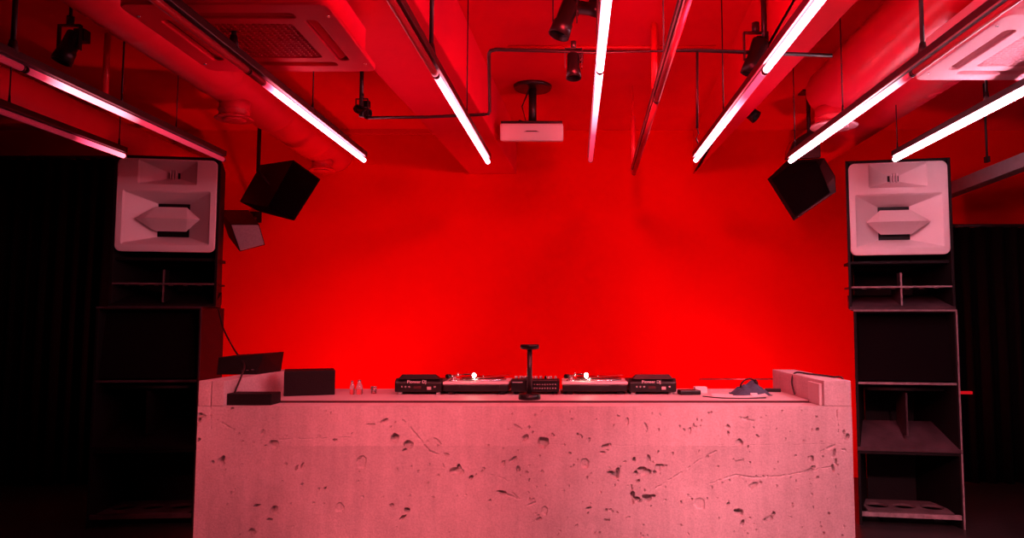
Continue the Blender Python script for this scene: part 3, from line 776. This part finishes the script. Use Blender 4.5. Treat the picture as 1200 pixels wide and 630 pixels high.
# ------------------------------------------------------------------ spotlights
def spotlight(p, aim, label, s=1.0, top=None):
    p = Vector(p); t = empty('spotlight', p, label, 'spotlight')
    q = Vector(aim).normalized().to_track_quat('-Z', 'Y').to_matrix()
    MB().lathe([(.045*s, .10*s), (.05*s, .09*s), (.05*s, -.02*s), (.056*s, -.03*s), (.062*s, -.11*s), (.054*s, -.11*s), (.05*s, -.06*s)], rot=q).build('head', M['black'], t)
    MB().lathe([(.049*s, -.075*s), (.049*s, -.065*s)], rot=q).build('lens', M['lens'], t)
    for k in (-1, 1):
        MB().box((k*.068*s, 0, .06*s), (.008*s, .03*s, .16*s)).build('yoke_arm', M['steel'], t)
    MB().box((0, 0, .14*s), (.144*s, .03*s, .008*s)).lathe([(.022*s, .14*s), (.022*s, .20*s)]).build('clamp', M['steel'], t)
    MB().box((.045*s, .05*s, .09*s), (.07*s, .07*s, .08*s), None, .005).build('driver_box', M['black'], t)
    if top is not None:
        MB().cyl((0, 0, .19*s), (0, 0, top-p.z), .010, None, 10).build('stem', M['steel'], t)
    return t
spotlight(at(662, 22, 4.1), (-.35, -.1, -1), 'black spotlight at the top of the picture left of the nearly straight batten', 1.0, CEIL)
spotlight(at(689, 10, 4.3), (.9, -.2, -.2), 'small black spotlight turned sideways at the top edge beside the straight batten', .8, CEIL)
spotlight(pz(672, 77), (.02, -.15, -1), 'black spotlight clamped to the pipe pointing down above the projector', .72, PZ+.05)
spotlight(pz(886, 66), (-.3, .1, -1), 'black spotlight on the pipe left of the thick drop pole', 1.0)
spotlight(at(424, 130, PL), (.5, -.3, -.3), 'small black spotlight on the drop pole below the left ceiling unit', .6)
spotlight(at(81, 55, 4.6), (-.3, -.2, -1), 'black spotlight in the dark above the dim batten at far left', 1.0, CEIL)
spotlight(at(876, 130, 6.2), (.6, -.3, -.6), 'small black spotlight in shade near the back wall behind the pink-stretched batten', .9, CEIL)

# ------------------------------------------------------------------ steel bar at right
p0 = at(1225, 180, 5.6); p1 = at(1119, 221, 6.8)
dd = (p1-p0); yaw = math.atan2(-dd.x, dd.y); rot = Matrix.Rotation(yaw, 3, 'Z')
p1 = p0+dd*1.35
mid = (p0+p1)/2
bar = MB()
q = dd.to_track_quat('Y', 'Z').to_matrix()
bar.box(mid, (.115, (p1-p0).length, .115), q)
bar = bar.build('steel_bar', M['bar'], bevel=.004, loc=mid)
tag(bar, 'grey square steel bar slanting behind the top of the right stack', 'bar')
h = at(1157, 192, 6.33)
ch = MB(); k = 0; zz = h.z+.02
ch.cyl((h.x, 6.33, zz), (h.x, 6.33, CEIL), .010, None, 8)
ch.box((h.x, 6.33, zz+.02), (.03, .05, .05))
tag(ch.build('hanging_rod', M['wire'], loc=(h.x, 6.33, zz)), 'black rod holding up the grey steel bar at right', 'rod')

# ------------------------------------------------------------------ things on the booth
GY = 5.12
def media_player(pxc, label):
    X = at(pxc, 455, GY).x
    t = empty('media_player', (X, GY, DZ), label, 'media player')
    W_, D_ = .325, .40
    MB().prism([(0, .018), (0, .085), (.03, .112), (D_, .088), (D_, .018)], 'x', -W_/2, W_/2).build('body', M['black'], t, bevel=.008)
    MB().hull([(-.145, .004, .105), (.145, .004, .105), (-.115, .02, .138), (.115, .02, .138), (-.12, .12, .118), (.12, .12, .118), (-.14, .14, .100), (.14, .14, .100)]).build('display', M['black'], t, bevel=.005)
    MB().lathe([(.10, .0), (.102, .006), (.095, .012)], (0, .27, .092)).build('jog_wheel', M['silver'], t)
    for sx in (-1, 1):
        for sy in (.04, .36):
            MB().lathe([(.017, 0), (.019, .019)], (sx*(W_/2-.03), sy, 0), seg=16).build('foot', M['knob'], t)
    text('logo', 'Pioneer DJ', .030, M['lettering'], t, Matrix.Translation((-.01, -.002, .088)) @ Matrix.Rotation(PI/2, 4, 'X'), .0008)
    for x in (-.11, -.085, -.06): MB().cyl((x, -.006, .055), (x, .002, .055), .0065, None, 12).build('audio_socket', M['silver'], t)
    MB().box((-.005, -.001, .05), (.05, .004, .018)).build('network_socket', M['slot'], t)
    MB().box((.075, -.002, .045), (.028, .006, .02)).build('power_socket', M['knob'], t)
    MB().box((.115, -.002, .055), (.012, .006, .012)).build('power_switch', M['silver'], t)
    return t
media_player(490, 'black media player at the left end of the decks, rear side on view')
media_player(765, 'black media player at the right end of the decks, rear side on view')
em_t = mat('target_lamp_glow', (1, 1, 1), .3, emit=(1.0, .80, .62), estr=60)
def turntable(pxc, lpx, label):
    X = at(pxc, 455, GY).x
    t = empty('turntable', (X, GY, DZ), label, 'turntable')
    W_, D_ = .453, .353
    MB().bb((-W_/2+.004, 0.002, .022), (W_/2-.004, D_-.002, .068), .006).build('base', M['black'], t)
    MB().bb((-W_/2, 0, .070), (W_/2, D_, .088), .004).build('top_plate', M['pale'], t)
    for sx in (-1, 1):
        for sy in (.05, D_-.05):
            MB().lathe([(.024, 0), (.028, .01), (.028, .022)], (sx*(W_/2-.05), sy, 0), seg=16).build('foot', M['black'], t)
        MB().box((sx*(W_/2-.09), -.001, .058), (.055, .006, .016)).build('hinge', M['black'], t)
    pl_ = MB().lathe([(.160, .084), (.166, .088), (.166, .100), (.158, .104)], (.03, .175, 0), seg=48).build('platter', M['silver'], t)
    MB().lathe([(.150, .105), (.151, .107), (.15, .109)], (.03, .175, 0), seg=48).build('record', M['vinyl'], t)
    MB().lathe([(.0035, .109), (.0035, .122)], (.03, .175, 0), seg=12).build('spindle', M['silver'], t)
    # tonearm at our left (the player is seen from behind)
    ax, ay = -.165, .085
    MB().lathe([(.032, .084), (.032, .095), (.018, .10), (.018, .118)], (ax, ay, 0)).build('tonearm_base', M['silver'], t)
    MB().tube([(ax-.02, ay-.05, .124), (ax, ay, .125), (ax+.03, ay+.07, .125), (ax+.05, ay+.14, .124), (ax+.10, ay+.2, .122)], .005).build('tonearm', M['silver'], t)
    MB().cyl((ax-.035, ay-.075, .124), (ax-.018, ay-.045, .124), .015).build('counterweight', M['black'], t)
    MB().cyl((ax+.03, ay, .12), (ax+.03, ay, .145), .006).build('arm_rest', M['silver'], t)
    lx = at(lpx, 437, GY+.05).x-X
    MB().lathe([(.008, .084), (.008, .115)], (lx, .03, 0), seg=12).build('target_lamp_post', M['silver'], t)
    MB().lathe([(.004, .115), (.011, .120), (.014, .130), (.011, .141), (.004, .146)], (lx, .03, 0), seg=16).build('target_lamp', em_t, t)
    MB().hull([(lx+.02, .05, .11), (W_/2-.02, .25, .118), (lx+.02, .05, .113), (W_/2-.02, .25, .121), (lx+.04, .04, .11), (W_/2-.01, .22, .118)]).build('slipmat_edge', M['silver'], t)
    return t
turntable(557.5, 556, 'left turntable with a bright white glowing point above its platter')
turntable(697, 687, 'right turntable with a bright white glowing point above its platter')
X = at(627, 455, GY).x
mx = empty('dj_mixer', (X, GY, DZ), 'black club mixer full of knobs standing between the two turntables', 'mixer')
MB().prism([(0, .02), (0, .100), (.03, .108), (.36, .085), (.36, .02)], 'x', -.165, .165).build('body', M['black'], mx, bevel=.005)
for k in range(9):
    for j in range(5):
        if (k*7+j*3) % 11 == 0: continue
        y = .05+j*.05; z = .108-(y-.03)*.07
        MB().lathe([(.0075, z-.002), (.0065, z+.016), (.005, z+.018)], (-.14+k*.035, y, 0), seg=10).build('knob', M['knob'] if (k+j) % 3 else M['black'], mx)
for k in range(4):
    z = .087
    MB().bb((-.10+k*.06, .29, z), (-.085+k*.06, .305, z+.018)).build('fader_cap', M['knob'], mx)
for k in range(11):
    for j in (0, 1): MB().cyl((-.04+k*.018, -.007, .045+j*.026), (-.04+k*.018, .001, .045+j*.026), .0055, None, 10).build('socket', M['silver'], mx)
MB().box((-.12, -.001, .085), (.07, .004, .006)).build('rear_stripe', M['knob'], mx)
for sx in (-1, 1):
    for sy in (.04, .32): MB().lathe([(.015, 0), (.017, .021)], (sx*.13, sy, 0), seg=14).build('foot', M['black'], mx)
# stand in front of the mixer
SYY = 4.81
X = at(620.5, 468, SYY).x
st = empty('table_stand', (X, SYY, DZ), 'black upright stand with round base and flat round head before the mixer', 'stand')
MB().lathe([(.070, 0), (.072, .006), (.070, .034), (.05, .040)]).build('base', M['black'], st)
MB().cyl((0, 0, .038), (0, 0, .325), .0165).build('pole', M['steel'], st)
MB().lathe([(.045, .320), (.060, .326), (.062, .345), (.058, .352)]).build('head', M['black'], st)

# left: stacked cases
def bx(name, pa, pb, Y, dep, zb, label, cat, m=None, rz=0.0, bev=.006):
    """pa/pb = left-top and right-bottom columns/rows on the near face"""
    a = at(pa[0], pa[1], Y); b = at(pb[0], pb[1], Y)
    w_ = b.x-a.x; h_ = a.z-zb
    o = MB().box((0, dep/2, h_/2), (w_, dep, h_), None, bev).build(name, m or M['black'])
    o.location = ((a.x+b.x)/2, Y, zb); o.rotation_euler = (0, 0, rz)
    return tag(o, label, cat)
e1 = bx('equipment_case', (335, 434), (391, 466), 5.06, .26, DZ, 'dark wooden case standing on the left of the booth deck', 'case', M['cab'], R(20))
e2 = bx('power_supply_box', (263, 461), (318, 474), 4.54, .15, BZ+.001, 'low flat black box in the front left corner of the deck', 'box', M['cab'], 0)
a = at(262, 438, 5.05)
e3 = MB().hull([(-.17, 0, 0), (.14, .02, 0), (.19, .02, .16), (-.17, .02, .135), (-.20, .45, 0), (.17, .45, 0), (.19, .45, .165), (-.20, .45, .14)]).build('amplifier_box', M['cab'], bevel=.005)
e3.scale = (.85, .85, .85); e3.location = (xl+0.0, 5.03, BT+.001); tag(e3, 'dark equipment box perched on the left side wall of the booth', 'box')
for k in range(3):
    o = MB().box((.03+k*.04, .016, .03+.004*k), (.02, .012, .006)).build('indicator', M['silver'], e3)
# cable from the left stack down to the box
pts = [at(256, 362, 5.9), at(262, 385, 5.75), at(275, 410, 5.5), at(286, 426, 4.95), at(283, 440, 4.75), at(277, 455, 4.62), Vector((at(275, 460, 4.61).x, 4.61, BZ+.070))]
def smooth(pts, n=6):
    out = []
    P = [Vector(p) for p in pts]; P = [P[0]]+P+[P[-1]]
    for i in range(1, len(P)-2):
        for k in range(n):
            t = k/n; a, b, c, d = P[i-1], P[i], P[i+1], P[i+2]
            out.append(0.5*((2*b)+(c-a)*t+(2*a-5*b+4*c-d)*t*t+(3*b-a-3*c+d)*t**3))
    out.append(P[-2]); return out
tag(MB().tube(smooth(pts), .006).build('cable', M['wire']), 'black cable drooping from the left stack to the flat box', 'cable')

# bottles/glasses on the deck, left
def vessel(px, pyb, r, h, label, name, m):
    p = atz(px, pyb, DZ)
    o = MB().lathe([(r*.8, 0), (r, .005), (r, h*.6), (r*.55, h*.78), (r*.5, h)] if name == 'small_bottle' else [(r*.85, 0), (r, h), (r*.92, h), (r*.78, .006)], seg=20).build(name, m)
    o.location = p; return tag(o, label, 'bottle' if name == 'small_bottle' else 'cup')
vessel(412.5, 462, .016, .095, 'slim clear bottle on the deck, nearer the dark case', 'small_bottle', M['glass'])
vessel(421, 462, .022, .100, 'wider clear bottle on the deck beside a slim one', 'small_bottle', M['glass'])
vessel(438, 461, .022, .050, 'small clear cup on the deck left of the media player', 'small_cup', M['glass'])

# right: small things
bx('pocket_case', (797, 457), (822, 463), 5.1, .10, DZ, 'small flat black pouch right of the right media player', 'pouch', M['black'], R(5), .008)
p = atz(824, 463, DZ)
o = MB().box((0, .04, .0225), (.085, .07, .045), None, .004).build('paper_box', M['paper']); o.location = (p.x+.012, 5.21, DZ); tag(o, 'little white box behind the black pouch', 'box')
# paper sheets
def sheet(cx, cy, w_, d_, rz, lift, label):
    mb = MB(); n = 12; rows = []
    for j in range(n+1):
        rows.append([mb.bm.verts.new(((i/n-.5)*w_, (j/n-.5)*d_, .003+lift*abs(i/n-.5)**2*4*(1 if i > n/2 else .3))) for i in range(n+1)])
    for j in range(n):
        for i in range(n): mb.bm.faces.new((rows[j][i], rows[j][i+1], rows[j+1][i+1], rows[j+1][i]))
    o = mb.build('paper_sheet', M['paper']); sd = o.modifiers.new('t', 'SOLIDIFY'); sd.thickness = .0012
    o.location = (cx, cy, DZ); o.rotation_euler = (0, 0, rz); return tag(o, label, 'paper')
sheet(at(868, 466, 4.95).x, 5.0, .36, .22, R(-8), .012, 'white paper sheet with curled edge lying under the blue cloth')
# cloth
def cloth(cx, cy, label):
    mb = MB(); n = 40; rows = []
    for j in range(n+1):
        row = []
        for i in range(n+1):
            u = i/n*2-1; v = j/n*2-1; rr = math.sqrt(u*u+v*v)
            h_ = max(0, 1-rr**2.2)*.06*(0.5+0.9*noise.noise((u*2.2, v*2.2, 3)) + .5)
            h_ += .018*abs(noise.noise((u*6, v*6, 1)))*max(0, 1.1-rr)
            row.append(mb.bm.verts.new((u*.125*(1+.2*noise.noise((v*2, 1, u))), v*.10, .008+max(h_, 0))))
        rows.append(row)
    for j in range(n):
        for i in range(n): f = mb.bm.faces.new((rows[j][i], rows[j][i+1], rows[j+1][i+1], rows[j+1][i])); f.smooth = True
    o = mb.build('cloth', M['blue']); sd = o.modifiers.new('t', 'SOLIDIFY'); sd.thickness = .004
    o.location = (cx, cy, DZ); return tag(o, label, 'cloth')
ccx = at(880, 460, 5.1).x
cloth(ccx, 5.12, 'crumpled dark blue cloth lying at the right of the deck')
hp = empty('headphones', (ccx-.01, 5.12, DZ+.055), 'black headphones lying on the crumpled blue cloth', 'headphones')
hp.scale = (.75, .75, .65)
arc = [Vector((.075*math.cos(R(a))-.0, .02*math.sin(R(a*2)), .035+.055*math.sin(R(a)))) for a in range(0, 181, 12)]
rotm = Matrix.Rotation(R(-28), 3, 'Y')
MB().tube([rotm @ v + Vector((.01, 0, -.01)) for v in arc], .008, 10).build('headband', M['black'], hp)
for s in (-1, 1):
    c = rotm @ Vector((s*.075, 0, .02))+Vector((.01, 0, -.01))
    MB().lathe([(.026, -.014), (.034, -.008), (.034, .008), (.024, .014)], c, Matrix.Rotation(R(70*s), 3, 'Y')).build('ear_cup', M['black'], hp)
o = MB().box((0, 0, .01), (.045, .03, .014), Matrix.Rotation(R(20), 3, 'X'), .003).build('paper_note', M['paper']); o.location = (at(884, 462, 4.98).x, 4.985, DZ+.003); tag(o, 'small white folded note in front of the blue cloth', 'note')
bx('lighter_case', (897, 455), (915, 459), 5.32, .05, DZ, 'small dark pocket item right of the blue cloth', 'case', M['black'], R(-12), .004)
o = MB().tube(smooth([(at(826, 464, 4.9).x, 4.97, DZ+.004), (at(845, 466, 4.9).x, 4.86, DZ+.004), (at(870, 468, 4.9).x, 4.84, DZ+.004), (at(896, 466, 4.9).x, 4.87, DZ+.004)]), .0035).build('thin_cable', M['wire']); tag(o, 'thin dark cable curving over the deck before the paper sheet', 'cable')
# cable lying over the right side wall
xw = xr-SWR
o = MB().tube(smooth([(xw-.01, 5.05, DZ+.01), (xw-.012, 5.1, BT-.05), (xw+.02, 5.12, BT+.008), (xw+.08, 5.0, BT+.007), (xr-.03, 4.75, BT+.007), (xr+.015, 4.65, BT-.02), (xr+.012, 4.66, BT-.3)]), .006).build('cable', M['wire']); tag(o, 'black cable laid over the right side wall of the booth', 'cable')
# thin pale cord stretched along the back wall
a = at(820, 444, WALL-.01); b_ = at(946, 444, WALL-.01)
tag(MB().cyl(a, b_, .006, None, 8).build('cord', M['alu']), 'thin pale cord running level along the back wall at right', 'cord')
# small red indicator right of the stack
a = at(1124, 460, 6.2); b_ = at(1140, 460, 6.2)
o = MB().bb((0, 0, -.012), ((b_-a).x, .03, .012), .004).build('indicator_lamp', mat('red_indicator_glow', (.5, 0, 0), .4, emit=(1, .01, .02), estr=.45)); 
o.location = a; tag(o, 'small red indicator lamp on the outer side of the right stack', 'lamp')
MB().bb((-.10, .01, -.006), (0, .025, .006)).build('bracket', M['steel'], o)
